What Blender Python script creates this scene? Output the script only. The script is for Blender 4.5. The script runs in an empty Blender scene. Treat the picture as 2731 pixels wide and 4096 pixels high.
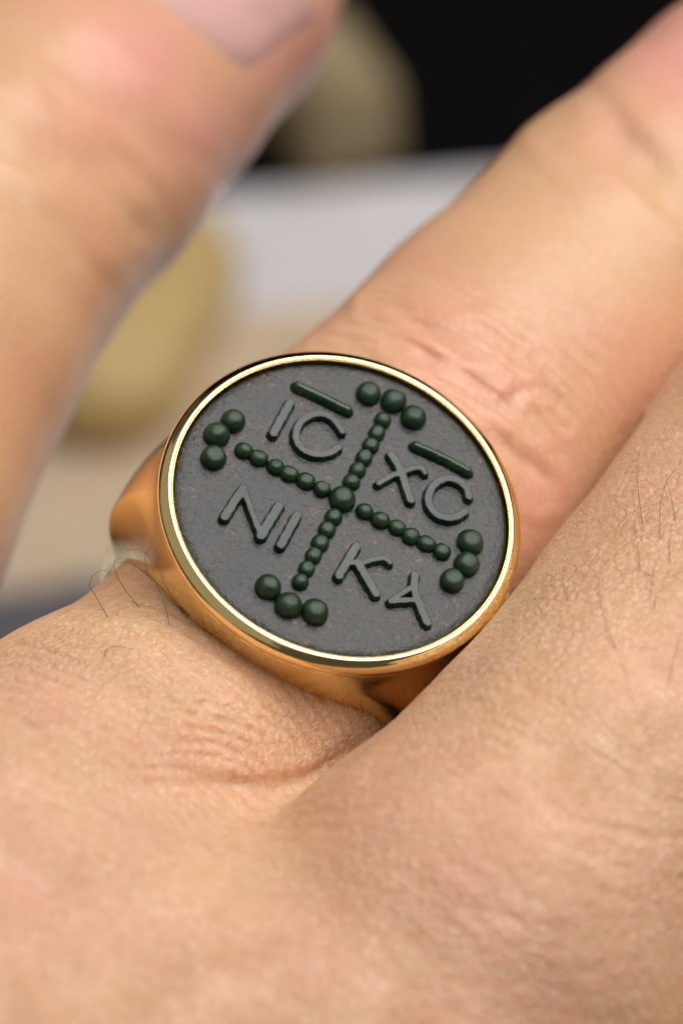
import bpy, math, random
import numpy as np
from mathutils import Matrix, Vector

random.seed(7)
RNG = np.random.default_rng(7)
SC = bpy.context.scene
COL = SC.collection
MM = 0.001                                   # everything below is laid out in millimetres

# ------------------------------------------------------------------ frame of the close-up
# The middle of the ring's face is 130 mm above the table; the lens looks 45 degrees down at it.
PITCH = math.radians(45)
CAM_D = 230.0                                # lens to ring, mm
FIELD = 31.5                                 # width in focus, mm
FACE_H = 130.0
s_, c_ = math.sin(PITCH), math.cos(PITCH)
VIEW = Matrix(((1, 0, 0, 0), (0, s_, -c_, 0), (0, c_, s_, FACE_H * MM), (0, 0, 0, 1)))
VIEW_R = np.array([[1, 0, 0], [0, s_, -c_], [0, c_, s_]])
VIEW_T = np.array([0, 0, FACE_H])


def to_world(p):                             # hand frame (mm) -> world (mm)
    return np.asarray(p, float) @ VIEW_R.T + VIEW_T


# ------------------------------------------------------------------ camera
cam_d = bpy.data.cameras.new('camera')
cam = bpy.data.objects.new('camera', cam_d)
COL.objects.link(cam)
cam.matrix_world = VIEW @ Matrix.Translation((0, 0, CAM_D * MM))
cam_d.sensor_fit = 'HORIZONTAL'
cam_d.sensor_width = 24.0
cam_d.lens = 24.0 * CAM_D / FIELD
cam_d.clip_start = 0.01
cam_d.clip_end = 20.0
cam_d.dof.use_dof = True
cam_d.dof.focus_distance = (CAM_D - 0.8) * MM
cam_d.dof.aperture_fstop = cam_d.lens / 5.7  # a 5.7 mm pupil
SC.camera = cam

# ------------------------------------------------------------------ light
w = bpy.data.worlds.new('World')
SC.world = w
w.use_nodes = True
bg = w.node_tree.nodes['Background']
bg.inputs[0].default_value = (1.0, 0.95, 0.9, 1)
bg.inputs[1].default_value = 0.07


def area(name, pos, target, size, power, color):
    l = bpy.data.lights.new(name, 'AREA')
    l.shape = 'RECTANGLE'
    l.size, l.size_y = size
    l.energy = power
    l.color = color
    o = bpy.data.objects.new(name, l)
    COL.objects.link(o)
    o.location = pos
    d = Vector(target) - Vector(pos)
    o.rotation_euler = d.to_track_quat('-Z', 'Y').to_euler()
    return o


T0 = (0, 0, FACE_H * MM)
area('window_light', (0.165, 0.085, 0.55), T0, (0.50, 0.50), 3.45, (1.0, 0.97, 0.93))
area('fill_light', (-0.26, -0.06, 0.58), T0, (1.0, 1.0), 0.75, (1.0, 0.93, 0.85))

SC.view_settings.view_transform = 'Standard'
SC.view_settings.look = 'None'
SC.view_settings.exposure = 0.0
SC.view_settings.gamma = 1.0
SC.cycles.use_denoising = True
SC.cycles.max_bounces = 10
SC.cycles.diffuse_bounces = 4
SC.cycles.sample_clamp_indirect = 6.0


# ------------------------------------------------------------------ helpers
def tag(o, label=None, cat=None, group=None, kind=None):
    for k, v in (('label', label), ('category', cat), ('group', group), ('kind', kind)):
        if v:
            o[k] = v
    return o


def mesh_obj(name, verts, faces, mat=None, parent=None, smooth=True, scale=MM):
    me = bpy.data.meshes.new(name)
    v = np.asarray(verts, np.float32) * scale
    f = faces
    if isinstance(f, np.ndarray):
        n, k = f.shape
        me.vertices.add(len(v))
        me.vertices.foreach_set('co', v.ravel())
        me.loops.add(n * k)
        me.loops.foreach_set('vertex_index', f.astype(np.int32).ravel())
        me.polygons.add(n)
        me.polygons.foreach_set('loop_start', np.arange(0, n * k, k, dtype=np.int32))
        me.polygons.foreach_set('loop_total', np.full(n, k, np.int32))
        me.update(calc_edges=True)
        me.validate()
    else:
        me.from_pydata(v.tolist(), [], f)
    if smooth:
        me.polygons.foreach_set('use_smooth', np.ones(len(me.polygons), bool))
    if mat:
        me.materials.append(mat)
    o = bpy.data.objects.new(name, me)
    COL.objects.link(o)
    if parent:
        o.parent = parent
    return o


def smin(a, b, k):
    h = np.clip(0.5 + 0.5 * (b - a) / k, 0, 1)
    return b + (a - b) * h - k * h * (1 - h)


def smax(a, b, k):
    return -smin(-a, -b, k)


def grad(F, P, e):
    g = np.empty_like(P)
    for i in range(3):
        d = np.zeros(3, P.dtype)
        d[i] = e
        g[:, i] = (F(P + d) - F(P - d)) / (2 * e)
    return g


def project(F, P, e, n=3, lim=0.5):
    for _ in range(n):
        g = grad(F, P, e)
        f = F(P)
        st = (f / np.maximum((g * g).sum(1), 0.05))[:, None] * g
        ln = np.linalg.norm(st, axis=1, keepdims=True)
        P = P - st * np.minimum(1, lim / np.maximum(ln, 1e-9))
    return P


def surface_nets(F, lo, hi, h):
    """Quad mesh of F = 0 in a box (mm)."""
    lo = np.array(lo, np.float32)
    n = np.ceil((np.array(hi) - lo) / h).astype(int) + 1
    ax = [lo[i] + h * np.arange(n[i], dtype=np.float32) for i in range(3)]
    vol = np.empty(n, np.float32)
    step = max(1, int(600000 / (n[1] * n[2])))
    for i in range(0, n[0], step):
        X, Y, Z = np.meshgrid(ax[0][i:i + step], ax[1], ax[2], indexing='ij')
        vol[i:i + step] = F(np.stack([X.ravel(), Y.ravel(), Z.ravel()], 1)).reshape(X.shape)
    ins = vol < 0
    m = [k - 1 for k in n]
    cnt = np.zeros(m, np.int8)
    for dx in (0, 1):
        for dy in (0, 1):
            for dz in (0, 1):
                cnt += ins[dx:dx + m[0], dy:dy + m[1], dz:dz + m[2]]
    act = (cnt > 0) & (cnt < 8)
    cells = np.argwhere(act)
    idx = np.full(m, -1, np.int64)
    idx[act] = np.arange(len(cells))
    acc = np.zeros((len(cells), 3), np.float32)
    num = np.zeros(len(cells), np.float32)
    for a in range(3):
        o1, o2 = [x for x in range(3) if x != a]
        for u in (0, 1):
            for v in (0, 1):
                c0 = cells.copy()
                c0[:, o1] += u
                c0[:, o2] += v
                c1 = c0.copy()
                c1[:, a] += 1
                f0 = vol[c0[:, 0], c0[:, 1], c0[:, 2]]
                f1 = vol[c1[:, 0], c1[:, 1], c1[:, 2]]
                x = (f0 < 0) != (f1 < 0)
                t = np.where(x, f0 / np.where(x, f0 - f1, 1), 0)
                p = c0.astype(np.float32)
                p[:, a] += t
                acc[x] += p[x]
                num[x] += 1
    V = lo + h * acc / num[:, None]
    quads = []
    for a in range(3):
        o1, o2 = [(1, 2), (2, 0), (0, 1)][a]
        sl0 = [slice(None)] * 3
        sl1 = [slice(None)] * 3
        sl0[a] = slice(0, n[a] - 1)
        sl1[a] = slice(1, n[a])
        ch = ins[tuple(sl0)] != ins[tuple(sl1)]
        e = np.argwhere(ch)
        ok = (e[:, o1] > 0) & (e[:, o2] > 0) & (e[:, o1] < n[o1] - 1) & (e[:, o2] < n[o2] - 1)
        e = e[ok]
        q = []
        for u, v in ((0, 0), (1, 0), (1, 1), (0, 1)):
            c = e.copy()
            c[:, o1] -= 1 - u
            c[:, o2] -= 1 - v
            q.append(idx[c[:, 0], c[:, 1], c[:, 2]])
        q = np.stack(q, 1)
        flip = ~ins[e[:, 0], e[:, 1], e[:, 2]]
        q[flip] = q[flip][:, ::-1]
        quads.append(q)
    return V, np.concatenate(quads)


def split_quads(V, Q, sel):
    """Split the selected quads into four; neighbours keep their corners."""
    S = Q[sel]
    e = np.concatenate([S[:, [0, 1]], S[:, [1, 2]], S[:, [2, 3]], S[:, [3, 0]]])
    e.sort(axis=1)
    key = e[:, 0].astype(np.int64) * len(V) + e[:, 1]
    uk, inv = np.unique(key, return_inverse=True)
    a, b = uk // len(V), uk % len(V)
    mid = (V[a] + V[b]) / 2
    cen = V[S].mean(1)
    n0, n1, k = len(V), len(V) + len(mid), len(S)
    m = inv.reshape(4, k) + n0
    c = np.arange(k) + n1
    new = np.concatenate([np.stack([S[:, i], m[i], c, m[(i + 3) % 4]], 1) for i in range(4)])
    return np.concatenate([V, mid, cen]), np.concatenate([Q[~sel], new]), len(Q) - k


def lathe(prof, seg=192, close=False):
    V, Fc = [], []
    n = len(prof)
    for i in range(seg):
        a = 2 * math.pi * i / seg
        for r, z in prof:
            V.append((r * math.cos(a), r * math.sin(a), z))
    for i in range(seg):
        j = (i + 1) % seg
        for k in range(n if close else n - 1):
            l = (k + 1) % n
            Fc.append((i * n + k, j * n + k, j * n + l, i * n + l))
    return np.array(V), np.array(Fc)


def catmull(P, n):
    P = np.asarray(P, float)
    P = np.concatenate([[2 * P[0] - P[1]], P, [2 * P[-1] - P[-2]]])
    out = []
    for i in range(1, len(P) - 2):
        t = np.linspace(0, 1, n, endpoint=False)[:, None]
        a, b, c, d = P[i - 1:i + 3]
        out.append(0.5 * (2 * b + (c - a) * t + (2 * a - 5 * b + 4 * c - d) * t ** 2 + (3 * b - a - 3 * c + d) * t ** 3))
    out.append(P[-2][None])
    return np.concatenate(out)


def polyline_dist(X, L):
    d = np.full(len(X), 1e9)
    for a, b in zip(L[:-1], L[1:]):
        ab = b - a
        t = np.clip(((X - a) @ ab) / max(ab @ ab, 1e-12), 0, 1)
        d = np.minimum(d, np.hypot(*(X - a - t[:, None] * ab).T))
    return d


# ------------------------------------------------------------------ the ring's axes
NRM = np.array([0.227, 0.504, 0.833])
NRM /= np.linalg.norm(NRM)
AXI = np.array([0.568, 0.610, -0.552])
AXI -= NRM * (AXI @ NRM)
AXI /= np.linalg.norm(AXI)
LAT = np.cross(AXI, NRM)
HF = 11.3                                    # hole centre to stone, mm
HOLE = -NRM * HF                             # the finger's axis under the face
HR = 14.5                                    # the ring's own middle lies a little deeper
R3 = np.column_stack([LAT, AXI, NRM])
AX = tuple(Matrix((VIEW_R @ R3).T.tolist()).to_euler())   # world -> across the finger, along it, out of it


# ------------------------------------------------------------------ materials
class Nodes:
    def __init__(self, name):
        self.m = bpy.data.materials.new(name)
        self.m.use_nodes = True
        self.t = self.m.node_tree
        self.b = self.t.nodes['Principled BSDF']

    def n(self, kind, **kw):
        o = self.t.nodes.new(kind)
        for k, v in kw.items():
            if k.startswith('i_'):
                key = k[2:]
                key = int(key) if key.isdigit() else key.replace('_', ' ')
                self.set(o.inputs[key], v)
            else:
                setattr(o, k, v)
        return o

    def set(self, sock, v):
        if isinstance(v, bpy.types.NodeSocket):
            self.t.links.new(v, sock)
        else:
            sock.default_value = v

    def math(self, op, a, b=0.0, c=0.0):
        o = self.n('ShaderNodeMath', operation=op)
        for s, v in zip(o.inputs, (a, b, c)):
            self.set(s, v)
        return o.outputs[0]

    def coord(self, scale=(1, 1, 1), rot=(0, 0, 0)):
        """Object coordinates in millimetres, turned and stretched."""
        tc = self.n('ShaderNodeTexCoord')
        r = self.n('ShaderNodeVectorRotate', rotation_type='EULER_XYZ')
        self.set(r.inputs['Vector'], tc.outputs['Object'])
        r.inputs['Rotation'].default_value = rot
        mp = self.n('ShaderNodeVectorMath', operation='MULTIPLY')
        self.set(mp.inputs[0], r.outputs[0])
        mp.inputs[1].default_value = tuple(1000 * s for s in scale)
        return mp.outputs[0]

    def noise(self, vec, scale, detail=3, rough=0.55, dist=0.0):
        o = self.n('ShaderNodeTexNoise')
        self.set(o.inputs['Vector'], vec)
        o.inputs['Scale'].default_value = scale
        o.inputs['Detail'].default_value = detail
        o.inputs['Roughness'].default_value = rough
        o.inputs['Distortion'].default_value = dist
        return o.outputs[0]

    def voronoi(self, vec, scale, feature='F1', rnd=1.0):
        o = self.n('ShaderNodeTexVoronoi', feature=feature)
        self.set(o.inputs['Vector'], vec)
        o.inputs['Scale'].default_value = scale
        o.inputs['Randomness'].default_value = rnd
        return o.outputs[0]

    def ramp(self, fac, stops):
        o = self.n('ShaderNodeValToRGB')
        self.set(o.inputs[0], fac)
        e = o.color_ramp.elements
        while len(e) < len(stops):
            e.new(0.5)
        for k, (p, c) in zip(e, stops):
            k.position = p
            k.color = (*c, 1) if len(c) == 3 else c
        return o.outputs[0]

    def maprange(self, v, a, b, c, d):
        o = self.n('ShaderNodeMapRange')
        for i, x in enumerate((v, a, b, c, d)):
            self.set(o.inputs[i], x)
        return o.outputs[0]

    def mix(self, fac, a, b, mode='MIX'):
        o = self.n('ShaderNodeMix', data_type='RGBA', blend_type=mode)
        self.set(o.inputs[0], fac)
        for i, x in ((6, a), (7, b)):
            self.set(o.inputs[i], (*x, 1) if isinstance(x, tuple) and len(x) == 3 else x)
        return o.outputs[2]

    def bump(self, h, dist_mm, strength=1.0, normal=None):
        o = self.n('ShaderNodeBump')
        self.set(o.inputs['Height'], h)
        o.inputs['Distance'].default_value = dist_mm * MM
        o.inputs['Strength'].default_value = strength
        if normal is not None:
            self.set(o.inputs['Normal'], normal)
        return o.outputs[0]

    def out(self, **kw):
        for k, v in kw.items():
            key = k.replace('_', ' ')
            self.set(self.b.inputs[key], (*v, 1) if isinstance(v, tuple) and len(v) == 3 and 'Color' in key else v)
        return self.m


def gold_mat(name, rough, brushed):
    N = Nodes(name)
    co = N.coord((1, 1, 1))
    fine = N.noise(N.coord((0.5, 0.5, 3.0)), 6.0, 4)
    spots = N.noise(co, 1.3, 3)
    N.set(N.b.inputs['Roughness'], N.maprange(spots, 0.3, 0.7, rough * 0.8, rough * 1.25))
    sc = N.noise(N.coord((0.35, 9.0, 7.0), (0.4, 0.3, 0.9)), 1.6, 2)
    sd = N.noise(N.coord((8.0, 0.4, 7.0), (0.2, -0.5, 0.3)), 1.4, 2)
    line = N.math('MAXIMUM', N.maprange(sc, 0.655, 0.68, 0, 1), N.maprange(sd, 0.665, 0.69, 0, 1))
    fine = N.math('ADD', fine, N.math('MULTIPLY', line, -0.5 if brushed else -0.2))
    if not brushed:
        N.set(N.b.inputs['Normal'], N.bump(fine, 0.0012))
    if brushed:
        N.set(N.b.inputs['Normal'], N.bump(fine, 0.004 * brushed))
    return N.out(Base_Color=(1.0, 0.77, 0.36), Metallic=1.0)


GOLD_RIM = gold_mat('polished_gold', 0.07, 0.0)
GOLD_BODY = gold_mat('satin_gold', 0.15, 0.8)


def stone_mat(name, rough, base, speck, relief, glow=0.0):
    N = Nodes(name)
    co = N.coord()
    big = N.noise(co, 0.35, 3)
    green = N.ramp(big, [(0.35, base), (0.62, tuple(x * 1.5 for x in base)), (0.75, (base[0] * 1.3, base[1] * 1.45, base[2] * 1.1))])
    if glow:                                 # clearer green veins where the stone lets light through
        green = N.mix(N.maprange(N.noise(co, 0.9, 2), 0.5, 0.68, 0, 0.9), green, (0.008, 0.050, 0.010))
        pit = N.math('LESS_THAN', N.voronoi(co, 1.9), 0.06)
        green = N.mix(N.math('MULTIPLY', pit, 0.8), green, (0.002, 0.003, 0.002))
    # iron flecks of the bloodstone: small rust-red grains in loose clusters
    cl = N.noise(co, 0.42, 2)
    fl = N.noise(co, 3.0, 4, 0.65, 0.6)
    m = N.math('MULTIPLY', N.maprange(fl, 0.59, 0.66, 0, 1), N.maprange(cl, 0.45, 0.58, 0, 1))
    m = N.math('MULTIPLY', m, speck)
    colr = N.mix(m, green, (0.22, 0.065, 0.05))
    # white dust grains
    v = N.voronoi(co, 6.5)
    pick = N.noise(co, 9.0, 1)
    dust = N.math('MULTIPLY', N.math('LESS_THAN', v, 0.085), N.math('GREATER_THAN', pick, 0.56))
    colr = N.mix(N.math('MULTIPLY', dust, 0.6), colr, (0.55, 0.55, 0.52))
    f1 = N.noise(co, 7.0, 4, 0.6)
    f2 = N.noise(co, 2.2, 2, 0.5)
    f3 = N.noise(co, 4.0, 3, 0.6)
    h = N.math('ADD', N.math('MULTIPLY', f1, 0.35), N.math('ADD', N.math('MULTIPLY', f2, 0.9), N.math('MULTIPLY', f3, 1.1)))
    N.set(N.b.inputs['Normal'], N.bump(h, relief))
    N.set(N.b.inputs['Base Color'], colr)
    N.b.inputs['Subsurface Weight'].default_value = glow
    N.b.inputs['Subsurface Radius'].default_value = (0.3, 1.0, 0.4)
    N.b.inputs['Subsurface Scale'].default_value = 0.25 * MM
    return N.out(Roughness=rough, IOR=1.54)


STONE = stone_mat('bloodstone_ground', 0.40, (0.0165, 0.018, 0.0175), 0.95, 0.055)
RELIEF = stone_mat('bloodstone_relief', 0.22, (0.003, 0.024, 0.009), 0.8, 0.006, 0.25)
FLAT = stone_mat('bloodstone_letter_top', 0.42, (0.034, 0.044, 0.041), 0.8, 0.04)


def skin_mat():
    N = Nodes('skin')
    co = N.coord()
    zone = N.noise(co, 0.11, 3, 0.55)
    mott = N.noise(co, 0.55, 4, 0.6)
    c1 = N.ramp(zone, [(0.32, (0.64, 0.40, 0.21)), (0.5, (0.66, 0.39, 0.22)), (0.68, (0.67, 0.355, 0.215))])
    c2 = N.mix(N.maprange(mott, 0.35, 0.7, 0, 0.30), c1, (0.72, 0.42, 0.28))
    mo2 = N.noise(N.coord((0.9, 1.2, 0.9), AX), 1.5, 2, 0.5)
    rel = N.n('ShaderNodeAttribute', attribute_name='relief').outputs['Fac']
    c2 = N.mix(N.math('MULTIPLY', N.maprange(mo2, 0.44, 0.68, 0, 0.24), rel), c2, (0.82, 0.58, 0.43))
    c2 = N.mix(N.math('MULTIPLY', N.maprange(mo2, 0.48, 0.30, 0, 0.22), rel), c2, (0.60, 0.30, 0.13))
    at = N.n('ShaderNodeAttribute', attribute_name='blood')
    c3 = N.mix(N.math('MULTIPLY', at.outputs['Fac'], 0.9), c2, (0.74, 0.33, 0.29))
    # cells of the skin's surface: long across the finger, short along it
    warp = N.n('ShaderNodeTexNoise')
    N.set(warp.inputs['Vector'], co)
    warp.inputs['Scale'].default_value = 0.9
    wv = N.n('ShaderNodeVectorMath', operation='MULTIPLY_ADD')
    N.set(wv.inputs[0], warp.outputs['Color'])
    wv.inputs[1].default_value = (0.22, 0.22, 0.22)
    N.set(wv.inputs[2], N.coord((1.15, 1.35, 1.0), AX))
    cells = N.voronoi(wv.outputs[0], 1.6, 'DISTANCE_TO_EDGE', 0.9)
    cellh = N.n('ShaderNodeMapRange', interpolation_type='SMOOTHSTEP')
    for i, x in enumerate((cells, -0.12, 0.42, 0.0, 1.0)):
        N.set(cellh.inputs[i], x)
    cellh = cellh.outputs[0]
    small = N.voronoi(wv.outputs[0], 3.6, 'DISTANCE_TO_EDGE')
    smallh = N.maprange(small, 0.0, 0.35, 0, 1)
    tiny = N.noise(N.coord((1.0, 1.7, 1.0), AX), 6.5, 3, 0.6)
    lines = N.noise(N.coord((0.3, 1.5, 0.5), AX), 1.2, 3, 0.6, 0.3)
    ra = N.n('ShaderNodeAttribute', attribute_name='relief')
    patch = N.maprange(N.noise(co, 0.28, 2), 0.3, 0.7, 0.4, 1.45)
    h = N.math('ADD', N.math('MULTIPLY', cellh, 0.62), N.math('MULTIPLY', smallh, 0.30))
    h = N.math('ADD', h, N.math('MULTIPLY', lines, 0.8))
    h = N.math('ADD', h, N.math('MULTIPLY', tiny, 0.5))
    b = N.n('ShaderNodeBump')
    N.set(b.inputs['Height'], N.math('MULTIPLY', N.math('MULTIPLY', h, patch), ra.outputs['Fac']))
    b.inputs['Distance'].default_value = 0.10 * MM
    N.set(N.b.inputs['Normal'], b.outputs[0])
    # cell tops paler, their sheen painted into the colour; furrows darker and redder
    top_sheen = N.math('MULTIPLY', N.maprange(cellh, 0.35, 1, 0, 1), N.maprange(tiny, 0.4, 0.7, 0.06, 0.34))
    c3 = N.mix(N.maprange(cellh, 0.0, 0.35, 0.14, 0), c3, (0.58, 0.31, 0.17))
    c4 = N.mix(top_sheen, c3, (0.84, 0.62, 0.52))
    flake_glint = N.noise(N.coord((2.8, 1.0, 1.6), AX), 2.9, 3, 0.6, 0.4)  # pale dry flakes, with bright sheen glints painted into the colour too
    fm = N.math('MULTIPLY', N.maprange(flake_glint, 0.56, 0.67, 0, 0.8), N.maprange(N.noise(co, 0.33, 2), 0.36, 0.62, 0.15, 1))
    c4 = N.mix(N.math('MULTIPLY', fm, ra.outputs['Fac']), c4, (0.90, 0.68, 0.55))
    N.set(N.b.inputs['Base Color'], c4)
    N.b.inputs['Subsurface Weight'].default_value = 0.85
    N.b.inputs['Subsurface Radius'].default_value = (1.0, 0.38, 0.2)
    N.b.inputs['Subsurface Scale'].default_value = 1.0 * MM
    return N.out(Roughness=N.maprange(mott, 0.3, 0.7, 0.42, 0.30), IOR=1.5)


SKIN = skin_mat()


def plain(name, col, rough=0.6, var=0.12, scale=0.3, bump=0.02, grain=3.0, **kw):
    N = Nodes(name)
    co = N.coord()
    n = N.noise(co, scale, 4)
    lo = tuple(x * (1 - var) for x in col)
    hi = tuple(min(1, x * (1 + var)) for x in col)
    N.set(N.b.inputs['Base Color'], N.ramp(n, [(0.3, lo), (0.7, hi)]))
    N.set(N.b.inputs['Normal'], N.bump(N.noise(co, grain, 4), bump))
    return N.out(Roughness=rough, **kw)


M_TABLE = plain('black_leather', (0.004, 0.0035, 0.004), 0.8, 0.3, 0.2, 0.01, 1.2, Specular_IOR_Level=0.03)
M_BACK = plain('black_cloth', (0.004, 0.0035, 0.0035), 0.9, 0.3, 0.1, 0.01, 2, Specular_IOR_Level=0.03)
M_PAPER = plain('white_card', (0.68, 0.655, 0.68), 0.7, 0.04, 0.2, 0.01)
M_KHAKI = plain('khaki_felt', (0.33, 0.25, 0.14), 0.8, 0.25, 0.25, 0.06)
M_OCHRE = plain('ochre_leather', (0.52, 0.36, 0.145), 0.5, 0.12, 0.2, 0.05)
M_KRAFT = plain('beige_paper', (0.55, 0.42, 0.30), 0.75, 0.1, 0.2, 0.02)
M_SLATE = plain('charcoal_velvet', (0.10, 0.092, 0.105), 0.8, 0.3, 0.3, 0.06)


# ------------------------------------------------------------------ what lies behind the hand
def rounded_prism(outline, depth, bevel):
    """Outline (x, z) pushed along y, with a rounded edge on both ends."""
    o = np.asarray(outline, float)
    n = len(o)
    cen = o.mean(0)
    rings = []
    for y, k in ((0, bevel), (bevel * 0.3, bevel * 0.3), (bevel, 0), (depth - bevel, 0), (depth - bevel * 0.3, bevel * 0.3), (depth, bevel)):
        d = o - cen
        ln = np.linalg.norm(d, axis=1, keepdims=True)
        q = cen + d * (1 - k / ln)
        rings.append(np.column_stack([q[:, 0], np.full(n, y), q[:, 1]]))
    V = np.concatenate(rings)
    Fc = [tuple(range(n))]
    for r in range(len(rings) - 1):
        for i in range(n):
            j = (i + 1) % n
            Fc.append((r * n + i, (r + 1) * n + i, (r + 1) * n + j, r * n + j))
    Fc.append(tuple(reversed(range((len(rings) - 1) * n, len(rings) * n))))
    return V, Fc


def slab(w_, d_, h_, r_, bev):
    """Rounded flat box lying on z = 0, centred."""
    pts = []
    for cx, cy, a0 in ((1, 1, 0), (-1, 1, 90), (-1, -1, 180), (1, -1, 270)):
        for k in range(7):
            a = math.radians(a0 + 15 * k)
            pts.append((cx * (w_ / 2 - r_) + r_ * math.cos(a), cy * (d_ / 2 - r_) + r_ * math.sin(a)))
    V, Fc = rounded_prism(pts, h_, bev)
    V = V[:, [0, 2, 1]]
    return V, [tuple(reversed(f)) for f in Fc]


def on_table(px, py):
    """Where the table is met by the sight line through a point of the focus plane (mm)."""
    p = to_world((px, py, 0))
    c = to_world((0, 0, CAM_D))
    t = c[2] / (c[2] - p[2])
    return c + (p - c) * t


def px(x, y):                                # photograph, 1568 wide -> mm in the plane of the ring
    return (x - 784) / 49.78, (1176 - y) / 49.78


V, Fc = slab(700, 700, 20, 20, 1.5)
table = mesh_obj('table', V, Fc, M_TABLE, smooth=False)
table.location = (0.0, 0.1, -0.0205)
tag(table, 'black desk surface under the hand', 'table', kind='structure')
V, Fc = slab(1200, 400, 12, 10, 1.5)
back = mesh_obj('wall', V, Fc, M_BACK, smooth=False)
back.rotation_euler = (math.radians(90), 0, 0)
back.location = (0, 0.40, 0.15)
tag(back, 'black cloth backdrop behind the hand', 'backdrop', kind='structure')


def lay(name, mat, x, y, size, h, rot, corner, bev, z=0.0, ax=0.5, ay=0.5):
    V, Fc = slab(size[0], size[1], h, corner, bev)
    V[:, 0] += (0.5 - ax) * size[0]
    V[:, 1] += (0.5 - ay) * size[1]
    o = mesh_obj(name, V, Fc, mat)
    m = o.modifiers.new('edge', 'EDGE_SPLIT')
    m.split_angle = math.radians(50)
    p = on_table(*px(x, y))
    o.location = (p[0] * MM, p[1] * MM, z * MM)
    o.rotation_euler = (0, 0, math.radians(rot))
    return o


card = lay('card', M_PAPER, 820, 432, (200, 112), 0.6, 7.0, 1.0, 0.1, 0.0, 0.5, 1.0)
tag(card, 'white card lying flat on the black desk behind the ring finger', 'card')
pouch = lay('pouch', M_OCHRE, 300, 830, (27, 15), 8.5, 72, 7.0, 3.6, 0.6)
tag(pouch, 'ochre leather pouch lying beside the thumb on the white card', 'pouch')
kraft = lay('paper_slip', M_KRAFT, 110, 1345, (60, 58), 0.8, 8, 0.6, 0.15, 0.6)
tag(kraft, 'beige paper slip lying between thumb and hand', 'paper')
slate = lay('cloth', M_SLATE, 70, 1500, (18, 8.0), 3.5, 14, 3.5, 1.6, 0.6)
tag(slate, 'charcoal cloth lying low behind the left edge of the hand', 'cloth')

out = []
for k in range(17):
    a = math.pi * k / 16
    out.append((4.5 * math.cos(a), 6.4 + 5.2 * math.sin(a)))
out += [(-4.5, 0), (4.5, 0)]
V, Fc = rounded_prism(out, 12.5, 2.0)
blk = mesh_obj('display_block', V, Fc, M_KHAKI)
m = blk.modifiers.new('edge', 'EDGE_SPLIT')
m.split_angle = math.radians(40)
p = on_table(*px(825, 425))
blk.location = (p[0] * MM, p[1] * MM, 0.6 * MM)
blk.rotation_euler = (0, 0, math.radians(24))
tag(blk, 'khaki display block with a rounded top standing on the far edge of the white card', 'block')

# ------------------------------------------------------------------ the hand
def at(X, Y, z):                             # point seen at X, Y (mm in the plane of the ring), z towards the lens
    k = 1 - z / CAM_D
    return np.array([X * k, Y * k, z])


def al(t, n=0.0, b=0.0):                     # point on the ringed finger's axis
    return HOLE + AXI * t + NRM * n + LAT * b


DIGITS = {
    'index': [(al(-62, 9, 2), 14.22), (al(-42, 6.0, 1), 13.22), (al(-27, 3.2, 0), 11.72), (al(-14, 0.6, 0.3), 9.92), (al(-7, 0.0, 0.9), 8.82),
              (al(2, 0, 0.3), 8.42), (al(9, 0.2, 0), 9.25), (al(20, 0.2, 0), 8.77), (al(31, 0.2, 0.4), 8.55), (al(42, -0.4, 1.1), 8.32),
              (al(54, -3.0, 2.2), 7.52), (al(62, -6, 3.2), 6.42)],
    'middle': [(np.array([-30, -58, 18.]), 14.72), (np.array([-12, -40, 12.5]), 13.22), (np.array([0, -27, 8.5]), 11.82), (np.array([6, -19.8, 7.0]), 10.42),
               (np.array([11.2, -14.2, 3.6]), 9.42), (np.array([17, -6.6, -3.0]), 8.75), (np.array([23.4, 1.2, -10.]), 9.12),
               (np.array([34, 14, -22.]), 8.82), (np.array([45, 26, -36.]), 7.82), (np.array([52, 33, -46.]), 6.62)],
    'thumb': [(at(-27, -36, 2), 14.22), (at(-32, -20, -4), 13.22), (at(-30, -8, -11), 11.42), (at(-24.6, 1.0, -17), 10.42), (at(-20.6, 8.2, -21), 9.62),
              (at(-17.3, 13.4, -26), 9.25), (at(-13.4, 17.2, -31), 8.85), (at(-9.6, 20.2, -36), 7.52), (at(-6.3, 23.4, -41), 7.02), (at(-4.0, 28.5, -48), 6.52)],
    'ring_finger': [(np.array([-6, -62, 22.]), 14.22), (np.array([8, -44, 12.]), 12.72), (np.array([19, -31, 4.0]), 10.72), (np.array([27, -21, -4.0]), 9.42),
                    (np.array([40, -5, -18.]), 8.82), (np.array([52, 10, -34.]), 7.62)],
}


def chain_sdf(P, nodes, k=0.8):
    d = None
    for (a, ra), (b, rb) in zip(nodes[:-1], nodes[1:]):
        a, b = a.astype(P.dtype), b.astype(P.dtype)
        ab = b - a
        t = np.clip(((P - a) @ ab) / float(ab @ ab), 0, 1)
        q = P - a - t[:, None] * ab
        c = np.sqrt((q * q).sum(1)) - (ra + (rb - ra) * t)
        d = c if d is None else smin(d, c, k)
    return d


def parts_sdf(P):
    return {n: chain_sdf(P, nodes) for n, nodes in DIGITS.items()}


def hand_sdf(P):
    d = parts_sdf(P)
    t = (P - HOLE.astype(P.dtype)) @ AXI.astype(P.dtype)
    s = np.clip((-8.5 - t) / 17.0, 0, 1)
    s = (s * s * (3 - 2 * s)) ** 1.1
    k = 0.25 + s * 11.0
    f = smin(d['index'], d['middle'], k)
    f = smin(f, d['ring_finger'], 0.6 + s * 11.0)
    f = smin(f, d['thumb'], 4.0)
    # the ring presses a shallow groove into the finger
    return f


V, Q = surface_nets(hand_sdf, (-48, -62, -64), (62, 48, 36), 0.6)
V = V.astype(np.float64)


def image_xy(P):
    return P[:, :2] * (CAM_D / (CAM_D - P[:, 2]))[:, None]


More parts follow.
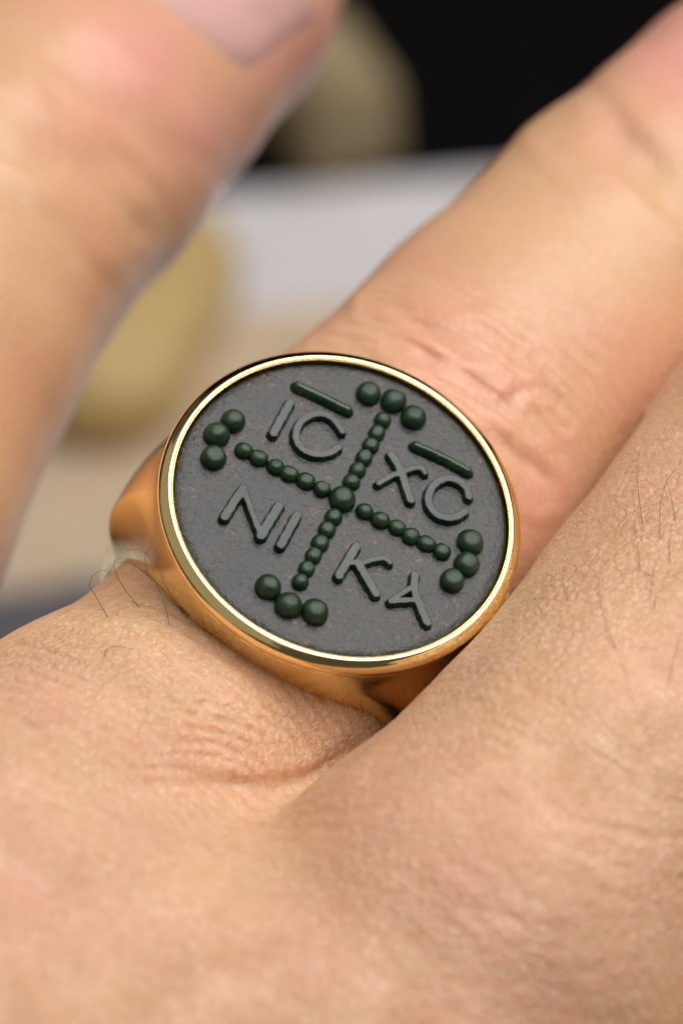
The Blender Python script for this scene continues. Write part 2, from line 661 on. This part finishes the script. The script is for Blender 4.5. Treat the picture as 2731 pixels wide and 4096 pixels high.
V = project(hand_sdf, V, 0.05, 2)
for lev in range(2):
    xy = image_xy(V)
    G = grad(hand_sdf, V, 0.05)
    vis = (np.abs(xy[:, 0]) < 17.3) & (np.abs(xy[:, 1]) < 25.2) & (G[:, 2] > -0.35)
    n_old = len(V)
    V, Q, _ = split_quads(V, Q, vis[Q].all(1))
    V[n_old:] = project(hand_sdf, V[n_old:], 0.05, 1 + (lev == 0))
G = grad(hand_sdf, V, 0.05)
D = parts_sdf(V)
names = list(D)
xy = image_xy(V)                             # once more where the lens is sharp
vis = (np.abs(xy[:, 0]) < 17) & (np.abs(xy[:, 1]) < 25) & (G[:, 2] > -0.3) & (V[:, 2] > -17) & (V[:, 2] < 15)
ALL = np.column_stack([V, G] + [D[n] for n in names])
ALL, Q, _ = split_quads(ALL, Q, vis[Q].all(1))
V, G = ALL[:, :3], ALL[:, 3:6]
D = {n: ALL[:, 6 + i] for i, n in enumerate(names)}
G = G / np.linalg.norm(G, axis=1, keepdims=True)
xy = image_xy(V)
front = np.clip((G[:, 2] + 0.1) / 0.3, 0, 1)
own_index = np.clip((D['middle'] - D['index']) / 1.5, 0, 1) * np.clip((D['thumb'] - D['index']) / 2, 0, 1)
near_web = np.clip(0.5 + (D['thumb'] - np.minimum(D['index'], D['middle'])) / 2, 0, 1)
own_thumb = np.clip((np.minimum(D['index'], D['middle']) - D['thumb']) / 2, 0, 1)


def src(pts, x0, y0, k):                     # points read off an enlarged crop -> mm
    return np.array([px((x0 + a / k) * 1568 / 2731, (y0 + b / k) * 1568 / 2731) for a, b in pts])


disp = np.zeros(len(V))


def crease(pts, depth, sig, mask, ridge=0.35):
    global disp
    L = catmull(pts, 6)
    lo, hi = L.min(0) - 4 * sig, L.max(0) + 4 * sig
    m = ((xy > lo) & (xy < hi)).all(1) & (mask > 0)
    if not m.any():
        return
    X = xy[m]
    d = polyline_dist(X, L)
    e = np.minimum(np.hypot(*(X - L[0]).T), np.hypot(*(X - L[-1]).T))
    ln = np.linalg.norm(np.diff(L, axis=0), axis=1).sum()
    fade = np.clip(e / (0.4 * ln), 0.0, 1)
    fade = fade * fade * (3 - 2 * fade)
    s = sig * (0.85 + 0.3 * np.sin(X[:, 0] * 0.9 + X[:, 1] * 0.7) ** 2)
    g = -np.exp(-(d / s) ** 2) + ridge * np.exp(-((d - 2.1 * s) / (1.1 * s)) ** 2)
    disp[m] += depth * g * fade * mask[m]


# folds of the finger beyond the ring
for pts, dep, sig in (
        ([(560, 80), (640, 88), (760, 130), (850, 180), (1000, 222), (1080, 212)], 0.42, 0.42),
        ([(440, 170), (600, 215), (720, 265), (850, 300), (960, 340), (1080, 400)], 0.34, 0.34),
        ([(640, 260), (760, 300), (900, 380), (1050, 430), (1200, 500)], 0.34, 0.30),
        ([(790, 350), (900, 440), (1050, 500), (1180, 560), (1280, 610), (1340, 650)], 0.34, 0.32),
        ([(1380, 330), (1420, 430), (1480, 520), (1520, 620)], 0.22, 0.30),
        ([(1200, 560), (1250, 500), (1300, 470), (1400, 480)], 0.16, 0.22),
        ([(1040, 620), (1150, 720), (1250, 800), (1330, 900), (1390, 1010)], 0.32, 0.32),
        ([(1260, 740), (1340, 840), (1420, 930), (1480, 1040)], 0.22, 0.26),
        ([(260, 215), (380, 240), (520, 290), (640, 330)], 0.18, 0.25),
        ([(560, 20), (760, 20), (960, 70), (1120, 140), (1300, 260)], 0.10, 0.40),
        ([(620, -60), (840, -70), (1060, -10), (1240, 90)], 0.08, 0.40)):
    crease(src(pts, 1100, 1200, 1568 / 1200), dep * 0.6, sig * 1.25, own_index * front, 0.5)
crease(np.array([px(a, b) for a, b in ((1330, 250), (1400, 300), (1490, 365), (1600, 430))]), 0.55, 1.2, own_index * front, 0.25)
# fine pleats of the skin between ring and web
for pts, dep, sig in (
        ([(600, 160), (900, 200), (1200, 330), (1350, 420)], 0.07, 0.16),
        ([(560, 240), (700, 250), (900, 290), (1100, 350), (1300, 450)], 0.09, 0.16),
        ([(420, 300), (600, 310), (850, 330), (1000, 360), (1150, 430), (1300, 520)], 0.12, 0.16),
        ([(330, 400), (520, 360), (700, 355), (850, 385), (1000, 420), (1150, 500), (1250, 590)], 0.14, 0.16),
        ([(450, 430), (700, 415), (850, 440), (1000, 480), (1140, 560), (1210, 610)], 0.12, 0.15),
        ([(560, 500), (700, 490), (900, 500), (1050, 560), (1180, 630)], 0.13, 0.16),
        ([(480, 555), (700, 545), (880, 555), (1000, 590), (1120, 635)], 0.10, 0.15),
        ([(380, 600), (600, 600), (800, 605), (950, 640)], 0.10, 0.17),
        ([(250, 720), (500, 670), (700, 660), (950, 655), (1180, 650)], 0.16, 0.22),
        ([(300, 830), (450, 800), (600, 800), (700, 770)], 0.08, 0.25),
        ([(60, 250), (200, 330), (330, 420), (420, 520)], 0.07, 0.18),
        ([(0, 330), (120, 420), (250, 560), (300, 640)], 0.07, 0.2)):
    crease(src(pts, 0, 2500, 1568 / 1500), dep * 0.5, sig, near_web * front)
crease(np.array([px(a, b) for a, b in ((930, 1625), (860, 1682), (790, 1735), (715, 1782), (640, 1803), (540, 1800), (420, 1780), (320, 1770))]), 0.30, 0.42, near_web * front, 0.1)
# lines on the back of the hand, right of the ring
for pts, dep, sig in (
        ([(1190, 0), (1240, 90), (1280, 160), (1330, 330), (1400, 420)], 0.09, 0.16),
        ([(1400, 250), (1395, 450), (1440, 620), (1500, 760)], 0.09, 0.18),
        ([(1000, 420), (1150, 560), (1290, 640), (1400, 760), (1568, 840)], 0.09, 0.18),
        ([(820, 700), (960, 800), (1100, 880), (1300, 930), (1568, 1010)], 0.11, 0.22),
        ([(700, 850), (900, 930), (1100, 1010), (1300, 1090), (1568, 1180)], 0.09, 0.22),
        ([(600, 1020), (800, 1090), (1050, 1150), (1300, 1220), (1568, 1300)], 0.09, 0.25),
        ([(450, 480), (560, 620), (700, 720), (860, 800)], 0.07, 0.2),
        ([(560, 430), (760, 470), (980, 560), (1100, 650)], 0.07, 0.2),
        ([(420, 1200), (700, 1290), (1000, 1370), (1300, 1420)], 0.1, 0.3)):
    crease(src(pts, 1331, 2500, 1568 / 1400), dep * 0.45, sig, near_web * front)
# thumb: folds over the joint
for pts, dep, sig in (
        ([(0, 290), (120, 320), (240, 380), (330, 470)], 0.5, 0.7),
        ([(170, 190), (260, 230), (370, 330), (480, 440)], 0.35, 0.6),
        ([(0, 560), (80, 620), (150, 700), (210, 820)], 0.12, 0.5),
        ([(40, 330), (180, 400), (280, 520)], 0.25, 0.4)):
    crease(np.array([px(a, b) for a, b in pts]), dep * 0.75, sig * 1.5, own_thumb * front)


def lattice(P, seed):
    """Smooth value noise, 0 to 1."""
    tab = np.random.default_rng(seed).random((32, 32, 32))
    i = np.floor(P).astype(int)
    f = P - i
    f = f * f * (3 - 2 * f)
    o = np.zeros(len(P))
    for dx in (0, 1):
        for dy in (0, 1):
            for dz in (0, 1):
                wgt = np.abs(1 - dx - f[:, 0]) * np.abs(1 - dy - f[:, 1]) * np.abs(1 - dz - f[:, 2])
                o += wgt * tab[(i[:, 0] + dx) % 32, (i[:, 1] + dy) % 32, (i[:, 2] + dz) % 32]
    return o


def blob(cx, cy, rx, ry):
    c = np.array(px(cx, cy))
    return np.exp(-(((xy[:, 0] - c[0]) * 49.78 / rx) ** 2 + ((xy[:, 1] - c[1]) * 49.78 / ry) ** 2))


# soft pleats that run across the finger and slantwise over the back of the hand
n1, n2, n3 = lattice(V * 0.22, 1), lattice(V * 0.7, 2), lattice(V * 0.3, 3)
tt = (V - HOLE) @ AXI
st = np.sin(2 * math.pi * (tt + 2.2 * n1 + 0.18 * n2) / 0.85)
disp += 0.065 * (st - 0.5 * np.abs(st)) * np.clip(n3 * 2.2 - 0.5, 0, 1) * near_web * front * blob(400, 1600, 560, 260)
st = np.sin(2 * math.pi * (tt + 2.0 * n1 + 0.4 * n2) / 0.85)
disp += 0.07 * (st - 0.6 * np.abs(st)) * np.clip(n2 * 2.0 - 0.4, 0, 1) * own_index * front * blob(1030, 880, 330, 170) * np.clip((tt - 6) / 3, 0, 1)
dd = V @ np.array([0.40, 0.86, 0.3])
st = np.sin(2 * math.pi * (dd + 2.6 * n1 + 0.25 * n2) / 1.15)
disp += 0.022 * (st - 0.5 * np.abs(st)) * np.clip(n3 * 2.2 - 0.5, 0, 1) * near_web * front * blob(1350, 1950, 520, 420)
disp += 0.12 * (lattice(V * 0.16, 5) - 0.5) * near_web * front + 0.05 * (lattice(V * 0.42, 6) - 0.5) * front
V = V + G * disp[:, None]

# where the blood shows through: nail fold, knuckles, the tip of the ringed finger
blood = np.zeros(len(V))
for cx, cy, r, a, mk in ((900, 1900, 130, 0.2, near_web), (700, 2150, 160, 0.3, near_web), (1050, 2050, 120, 0.3, near_web), (1500, 2050, 130, 0.18, near_web), (30, 1850, 130, 0.35, near_web), (640, 90, 160, 0.8, own_thumb), (330, 130, 170, 0.8, own_thumb), (480, 300, 170, 0.7, own_thumb), (1560, 130, 150, 0.9, own_index),
                         (1400, 280, 130, 0.35, own_index), (1000, 870, 150, 0.35, own_index), (1130, 950, 130, 0.3, own_index), (1250, 1100, 130, 0.4, own_index), (300, 1900, 120, 0.35, near_web),
                         (1300, 2200, 220, 0.22, near_web), (60, 2050, 160, 0.35, near_web), (1500, 1550, 160, 0.25, near_web), (100, 1600, 120, 0.25, near_web)):
    c = np.array(px(cx, cy))
    blood = np.maximum(blood, a * np.exp(-((xy - c) ** 2).sum(1) / (r / 49.78) ** 2) * mk)
relief = np.clip(1.0 - 0.75 * own_index * np.clip((((V - HOLE) @ AXI) - 4) / 3, 0, 1), 0, 1) * (1 - 0.85 * own_thumb)

Vw = to_world(V)
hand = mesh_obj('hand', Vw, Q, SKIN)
for nm, arr in (('blood', blood), ('relief', relief)):
    a = hand.data.attributes.new(nm, 'FLOAT', 'POINT')
    a.data.foreach_set('value', arr.astype(np.float32))
tag(hand, 'right hand held palm down wearing a gold signet ring, thumb tucked behind', 'hand')
PTS_HAND = V


def skin_at(X, Y, lift=0.0):
    """First meeting of the sight line through X, Y with the hand."""
    o = np.array([0, 0, CAM_D])
    d = np.array([X, Y, -CAM_D], float)
    d /= np.linalg.norm(d)
    t = CAM_D - 45
    for _ in range(200):
        f = float(hand_sdf((o + d * t)[None])[0])
        if f < 0.01:
            break
        t += max(f * 0.8, 0.01)
        if t > CAM_D + 60:
            break
    p = o + d * t
    g = grad(hand_sdf, p[None], 0.05)[0]
    return p + g / np.linalg.norm(g) * lift


# thumb nail: a curved plate let into the tip
M_NAIL = plain('nail', (0.76, 0.38, 0.35), 0.45, 0.08, 0.3, 0.002, Specular_IOR_Level=0.3, Subsurface_Weight=0.6, Subsurface_Scale=0.8 * MM)
na, nb = 15, 13
tip0, tip1 = DIGITS['thumb'][-3][0], DIGITS['thumb'][-1][0]
ta = (tip1 - tip0) / np.linalg.norm(tip1 - tip0)
pc = skin_at(*px(560, 192))                  # lower corner of the cuticle
q = pc - tip0
l0 = q @ ta
q -= ta * l0
rq = np.linalg.norm(q)
q /= rq
tn = q * math.cos(math.radians(48)) - np.cross(ta, q) * math.sin(math.radians(48))
tl = np.cross(ta, tn)
NV, NF = [], []
UU, VV_ = np.meshgrid(np.linspace(0, 1, na), np.linspace(-1, 1, nb), indexing='ij')
UU, VV_ = UU.ravel(), VV_.ravel()
base = 1.5 + 1.3 * VV_ ** 2                   # cuticle curve
LN = base + (11.0 - base) * UU
AN = VV_ * math.radians(48) * (0.86 + 0.14 * np.clip(UU * 5, 0, 1) ** 0.5) + np.radians(2.0 * (LN - 2.8))
DR = tl * np.sin(AN)[:, None] + tn * np.cos(AN)[:, None]
P0 = tip0 + ta * (LN - 2.8 + l0)[:, None]
r0, r1 = np.full(len(LN), 2.0), np.full(len(LN), 14.0)
for _ in range(24):                          # where each ray from the bone leaves the skin
    rm = (r0 + r1) / 2
    ins_ = hand_sdf(P0 + DR * rm[:, None]) < 0
    r0, r1 = np.where(ins_, rm, r0), np.where(ins_, r1, rm)
edge = np.minimum(np.minimum((1 - np.abs(VV_)) * 4, UU * 5), 1)
NV = list(P0 + DR * (r0 - 0.30 + 0.46 * np.sqrt(edge))[:, None])
for i in range(na - 1):
    for j in range(nb - 1):
        NF.append((i * nb + j, i * nb + j + 1, (i + 1) * nb + j + 1, (i + 1) * nb + j))
nail = mesh_obj('thumbnail', to_world(np.array(NV)), NF, M_NAIL, hand)
sm = nail.modifiers.new('thickness', 'SOLIDIFY')
sm.thickness = 0.12 * MM
sm.offset = 0.0

# ------------------------------------------------------------------ the ring
ring = bpy.data.objects.new('signet_ring', None)
COL.objects.link(ring)
ring.empty_display_size = 0.01
ring.matrix_world = Matrix.Translation(Vector(to_world((0, 0, 0)) * MM)) @ Matrix((VIEW_R @ R3).tolist()).to_4x4()
tag(ring, 'gold signet ring with round dark green stone carved with beaded cross and letters', 'ring')

RI = 8.4


def shank_sdf(P):                            # ring axes, origin in the middle of the face
    x, y, z = P[:, 0], P[:, 1], P[:, 2] + HR
    rho = np.hypot(x, z)
    phi = np.degrees(np.arctan2(np.abs(x), z))
    wd = 1.9 + 3.3 * np.exp(-(phi / 73.0) ** 2)
    outer = 9.87 + 4.35 * np.exp(-((phi - 35.8) / 24.0) ** 2)
    outer = outer - 1.25 * np.clip((phi - 25) / 45, 0, 1) * (y / wd) ** 2    # rounded over its width
    mid, th = (RI - 0.6 + outer) / 2, (outer - RI + 0.6) / 2
    rr = np.minimum(0.75, th * 0.95)
    qx, qy = np.abs(rho - mid) - th + rr, np.abs(y) - wd + rr
    band = np.hypot(np.maximum(qx, 0), np.maximum(qy, 0)) + np.minimum(np.maximum(qx, qy), 0) - rr
    r = np.hypot(x, y)
    prof = 8.5 - 0.025 * np.maximum(HR - 0.6 - z, 0) ** 1.6
    head = np.maximum((r - prof) * 0.97, 3.0 - z)
    dep = np.maximum(HR - 0.5 - z, 0)
    cone = (r - (8.3 + 0.4 * dep)) * 0.9
    band = smax(band, cone, 2.2)
    f = smin(band, head, 1.6)
    f = np.maximum(f, z - (HR - 0.55))
    return smax(f, RI - rho, 0.35)


V, Q = surface_nets(shank_sdf, (-13, -9.6, -HR - 12), (13, 9.6, 0.2), 0.16)
V = project(shank_sdf, V.astype(np.float64), 0.02, 2, 0.1)
shank = mesh_obj('shank', V, Q, GOLD_BODY, ring)

prof = [(7.97, -1.0), (7.97, 0.06), (7.985, 0.14), (8.03, 0.185), (8.1, 0.2), (8.175, 0.185), (8.26, 0.145), (8.36, 0.08), (8.47, 0.01), (8.55, -0.09), (8.6, -0.22), (8.605, -0.38), (8.57, -0.54), (8.46, -0.68), (8.3, -0.74), (8.1, -1.0)]
pp = catmull(prof, 3)
V, Q = lathe([tuple(p) for p in pp], 256)
bezel = mesh_obj('bezel', V, Q[:, ::-1], GOLD_RIM, ring)

prof = [(7.965, -0.9), (7.965, -0.32), (7.93, -0.23), (7.86, -0.145), (7.74, -0.07), (7.58, -0.022), (7.36, 0.0)] + [(7.36 - 0.5 * i, 0.0) for i in range(1, 15)] + [(0.02, 0.0)]
V, Q = lathe(prof, 192)
stone = mesh_obj('stone', V, Q[:, ::-1], STONE, ring)

# the round of stone and gold sits a little above the middle of the cross
for o in (shank, bezel, stone):
    dx, dy = 0.0, 0.21
    t = np.linalg.solve(np.column_stack([LAT, AXI, -np.array([0, 0, 1.0])]), np.array([dx, dy, 0.0]))
    co = np.empty(len(o.data.vertices) * 3, np.float32)
    o.data.vertices.foreach_get('co', co)
    co = co.reshape(-1, 3) + np.array([t[0] * MM, t[1] * MM, 0], np.float32)
    o.data.vertices.foreach_set('co', co.ravel())
    o.data.update()

# carving: traced positions on the face, one object for each bead, bar and letter
CP = np.array([0, 0, CAM_D])


def face_xy(pts, h):
    """Points read off the enlarged face -> ring axes (mm) at height h over the stone."""
    out = []
    for a, b in pts:
        x, y = px((600 + a / 1.0116) * 1568 / 2731, (1350 + b / 1.0116) * 1568 / 2731)
        d = np.array([x, y, 0.0]) - CP
        t = (h - CP @ NRM) / (d @ NRM)
        p = CP + d * t
        out.append((p @ LAT, p @ AXI))
    return np.array(out)


def ico(sub=3):
    import bmesh
    bm = bmesh.new()
    bmesh.ops.create_icosphere(bm, subdivisions=sub, radius=1.0)
    v = np.array([x.co[:] for x in bm.verts])
    f = np.array([[q.index for q in x.verts] for x in bm.faces])
    bm.free()
    return v, f


iv, if_ = ico(4)
BEADS = []


def bead(c, r, h, along=None, turn=0.0):
    k = len([q for q in stone.children if q.name.startswith('bead')])
    if k < 7:                                # seven hand-cut shapes, shared by all the beads
        d = 1 + 0.10 * (lattice(iv * 1.3 + 40 + 7 * k, 20 + k) - 0.5) + 0.045 * (lattice(iv * 4.0 + 40, 40 + k) - 0.5)
        v = iv * d[:, None]
        top = 0.80 + 0.05 * (k % 3)
        v[:, 2] = np.where(v[:, 2] > top, top + (v[:, 2] - top) * 0.45, v[:, 2])   # worn flat on top
        o = mesh_obj('bead', v, if_, RELIEF, stone, scale=1.0)
        BEADS.append(o.data)
    else:
        o = bpy.data.objects.new('bead', BEADS[(k * 3) % 7])
        COL.objects.link(o)
        o.parent = stone
    o.location = (c[0] * MM, c[1] * MM, h * MM)
    j = [random.uniform(0.94, 1.05) for _ in range(3)]
    o.scale = ((along or r) * j[0] * MM, r * j[1] * MM, r * j[2] * 0.94 * MM)
    o.rotation_euler = (random.uniform(-0.12, 0.12), random.uniform(-0.12, 0.12), turn or random.uniform(0, 6.28))


SMALL = [(942, 335), (917, 388), (893, 438), (866, 487), (840, 537), (815, 585), (742, 728), (716, 779), (688, 833), (662, 883), (633, 938), (608, 990),
         (380, 458), (438, 488), (508, 525), (563, 552), (630, 582), (695, 615), (868, 705), (932, 740), (998, 770), (1055, 805), (1118, 835), (1180, 868)]
BIG = [(882, 228), (985, 258), (1065, 325), (335, 340), (270, 395), (257, 488), (1295, 830), (1280, 920), (1222, 985), (478, 1012), (560, 1085), (667, 1112)]
for c in face_xy([(777, 655)], 0.12):
    bead(c, 0.66, 0.10)
for c in face_xy(BIG, 0.12):
    bead(c, 0.62, 0.12)
for k in range(0, 24, 6):                    # four arms of six beads that run into one another
    arm = face_xy(SMALL[k:k + 6], 0.10)
    d = arm[5] - arm[0]
    for c in arm:
        bead(c, 0.415, 0.09, 0.56 * np.linalg.norm(d) / 5, math.atan2(d[1], d[0]))


def carve(name, strokes, hw, H=0.34, draft=0.26, k=0.03, flat=True):
    """Raised strokes with flat tops and sloping sides."""
    L = [face_xy(catmull(s, 5) if len(s) > 2 else np.array(s, float), H) for s in strokes]
    ws = hw if isinstance(hw, (list, tuple)) else [hw] * len(L)
    allp = np.concatenate(L)

    def F(P):
        d = None
        for l, w_ in zip(L, ws):
            x = polyline_dist(P[:, :2], l) - w_
            d = x if d is None else smin(d, x, 0.06)
        d = d - 0.004
        wob = 0.012 * np.sin(P[:, 0] * 9.1 + 1.3) * np.sin(P[:, 1] * 8.3) + 0.008 * np.sin(P[:, 0] * 23 + P[:, 1] * 17)
        side = (d + wob + (P[:, 2] - H) * draft) * 0.94
        return np.maximum(smax(side, P[:, 2] - H, k), -0.15 - P[:, 2])
    lo = allp.min(0) - 0.6
    hi = allp.max(0) + 0.6
    V, Q = surface_nets(F, (*lo, -0.25), (*hi, H + 0.12), 0.04)
    V = project(F, V.astype(np.float64), 0.01, 2, 0.03)
    o = mesh_obj(name, V, Q, RELIEF, stone)
    if flat:                                 # the ground tops keep the grey finish of the face
        o.data.materials.append(FLAT)
        o.data.polygons.foreach_set('material_index', (np.abs(V[Q][:, :, 2] - H).max(1) < 0.03).astype(np.int32))
    return o


W = 0.2
carve('overline', [[(601, 186), (700, 232), (804, 284)]], 0.16, 0.42, 0.40, 0.22, False)
carve('overline', [[(1078, 428), (1190, 478), (1290, 532)]], 0.15, 0.42, 0.40, 0.22, False)
CARVE = [
    ('letter_i', [[(567, 262), (500, 385)]], W),
    ('letter_c', [[(778, 376), (758, 345), (730, 318), (690, 305), (650, 312), (612, 338), (592, 378), (594, 415), (615, 446), (655, 466), (700, 470), (735, 460), (764, 442)]], 0.17),
    ('letter_x', [[(978, 472), (1005, 518), (1024, 560), (1040, 610), (1056, 656)], [(925, 588), (975, 558), (1015, 545), (1060, 528), (1100, 525), (1113, 545)]], [0.19, 0.14]),
    ('letter_c', [[(1292, 642), (1282, 610), (1255, 582), (1215, 568), (1175, 576), (1142, 604), (1128, 645), (1136, 685), (1165, 716), (1205, 728), (1245, 722), (1274, 702)]], 0.18),
    ('letter_n', [[(303, 724), (340, 665), (380, 606)], [(380, 606), (408, 690), (450, 800)], [(450, 800), (485, 740), (524, 678)]], [0.2, 0.15, 0.22]),
    ('letter_i', [[(596, 716), (530, 838)]], W),
    ('letter_k', [[(836, 842), (765, 962)], [(806, 908), (850, 912), (900, 898), (945, 892), (972, 908)], [(842, 910), (880, 975), (915, 1034)]], [0.2, 0.13, 0.2]),
    ('letter_a', [[(1074, 958), (1070, 1010), (1092, 1080), (1122, 1152)], [(1070, 1005), (1025, 1030), (975, 1064)], [(975, 1066), (1030, 1062), (1082, 1060)]], [0.19, 0.13, 0.13]),
]
for nm, st, hw in CARVE:
    carve(nm, st, hw)

# ------------------------------------------------------------------ hairs on the skin
N_ = Nodes('dark_hair')
M_HAIR = N_.out(Base_Color=(0.030, 0.017, 0.010), Roughness=0.35)
N_ = Nodes('blond_hair')
M_BLOND = N_.out(Base_Color=(0.65, 0.42, 0.18), Roughness=0.3)


def hair(pts, lifts, r=0.022, mat=M_HAIR):
    P = []
    for (a, b), lf in zip(pts, lifts):
        X, Y = px(a, b)
        p = skin_at(X, Y, lf)
        if P and np.linalg.norm(p - P[-1]) > 6:
            p = at(X, Y, P[-1][2])           # hangs clear of the skin
        P.append(p)
    P = catmull(np.array(P), 7)
    n, seg = len(P), 5
    T = np.gradient(P, axis=0)
    T /= np.linalg.norm(T, axis=1, keepdims=True)
    up = np.array([0.3, 0.2, 0.93])
    A = np.cross(T, up)
    A /= np.linalg.norm(A, axis=1, keepdims=True)
    B = np.cross(T, A)
    V, Fc = [], []
    for i in range(n):
        q = r * (1 - 0.65 * i / (n - 1))
        for k in range(seg):
            t = 2 * math.pi * k / seg
            V.append(P[i] + q * (A[i] * math.cos(t) + B[i] * math.sin(t)))
    for i in range(n - 1):
        for k in range(seg):
            l = (k + 1) % seg
            Fc.append((i * seg + k, i * seg + l, (i + 1) * seg + l, (i + 1) * seg + k))
    return mesh_obj('hair', to_world(np.array(V)), Fc, mat, hand)


def crop(pts, x0, y0, k):
    return [((x0 + a / k) * 1568 / 2731, (y0 + b / k) * 1568 / 2731) for a, b in pts]


K2 = 1568 / 1000
for pts, lf in (
        ([(205, 890), (130, 800), (92, 700), (105, 640), (150, 608), (200, 598)], [0, 0.5, 1.1, 1.5, 1.7, 1.9]),
        ([(410, 835), (330, 770), (292, 700), (300, 650), (350, 635), (400, 655), (500, 730)], [0, 0.3, 0.7, 0.9, 1.0, 0.9, 0.6]),
        ([(660, 820), (600, 740), (530, 640), (480, 590), (400, 600)], [0, 0.4, 0.8, 1.0, 1.2]),
        ([(690, 880), (600, 800), (480, 700), (390, 640), (300, 620), (200, 640)], [0, 0.3, 0.6, 0.7, 0.6, 0.3]),
        ([(640, 790), (610, 640), (605, 540), (603, 470)], [0, 0.8, 1.6, 2.2]),
        ([(500, 620), (488, 540), (500, 450), (530, 380), (565, 345)], [0.1, 0.9, 1.7, 2.3, 2.7]),
        ([(620, 690), (560, 590), (510, 575), (480, 610), (470, 660)], [0, 0.8, 1.0, 0.8, 0.3]),
        ([(185, 1140), (200, 1105), (250, 1090), (320, 1092), (370, 1100)], [0.02, 0.1, 0.12, 0.08, 0.0])):
    hair(crop(pts, 300, 1900, K2), lf, 0.018)
for k in range(6):
    x0, y0 = random.uniform(470, 720), random.uniform(640, 860)
    ln, tw = random.uniform(110, 260), random.uniform(-50, 50)
    hair(crop([(x0 + 40, y0 + ln * 0.5), (x0 + 10 + tw * 0.2, y0 + ln * 0.1), (x0 - 30 + tw * 0.5, y0 - ln * 0.3), (x0 - 60 + tw, y0 - ln * 0.45)], 300, 1900, K2),
         [0, 0.35, 0.6, 0.75], random.uniform(0.010, 0.015))
for pts, lf in (([(345, 855), (345, 905), (332, 960), (352, 1010), (358, 1050), (348, 1095)], [1.2, 1.0, 0.5, 0.4, 0.3, 0.0]),
                ([(460, 905), (478, 950), (475, 1010), (492, 1060), (485, 1110), (470, 1135)], [1.0, 0.8, 0.6, 0.5, 0.3, 0.0])):
    hair(crop(pts, 1200, 2200, K2), lf, 0.022)
K6 = 1568 / 831
for pts, lf in (
        ([(1245, 905), (1238, 800), (1232, 680), (1236, 560), (1243, 425)], [0, 0.3, 0.6, 0.8, 1.0]),
        ([(1265, 560), (1258, 440), (1260, 300), (1280, 210), (1305, 145)], [0, 0.3, 0.6, 0.8, 1.0]),
        ([(1398, 670), (1402, 560), (1425, 440), (1470, 350), (1520, 290), (1565, 265)], [0, 0.3, 0.6, 0.8, 0.9, 1.0]),
        ([(1515, 540), (1495, 440), (1480, 340), (1466, 265)], [0, 0.3, 0.6, 0.8]),
        ([(1470, 850), (1468, 780), (1480, 700), (1500, 630)], [0, 0.2, 0.5, 0.7]),
        ([(1318, 1135), (1330, 1050), (1350, 950), (1390, 870)], [0, 0.2, 0.4, 0.5]),
        ([(1060, 1500), (990, 1380), (962, 1240), (975, 1120), (1030, 1010), (1110, 955), (1205, 942)], [0, 0.5, 1.0, 1.2, 1.3, 1.3, 1.2]),
        ([(1320, 950), (1240, 932), (1160, 935), (1100, 955)], [0, 0.2, 0.2, 0.1]),
        ([(1350, 1205), (1358, 1150), (1380, 1105)], [0, 0.2, 0.3]),
        ([(1455, 1790), (1470, 1650), (1510, 1500), (1550, 1370)], [0, 0.3, 0.6, 0.8])):
    hair(crop(pts, 1900, 1800, K6), lf, 0.015)
hair([(1000, 470), (1010, 440), (1035, 412), (1065, 404), (1095, 405)][::-1], [0, 0.6, 1.2, 1.6, 1.8], 0.03)
hair(crop([(520, 1150), (560, 1168), (620, 1198)], 300, 1900, K2), [0.5, 0.35, 0.0], 0.03, M_BLOND)
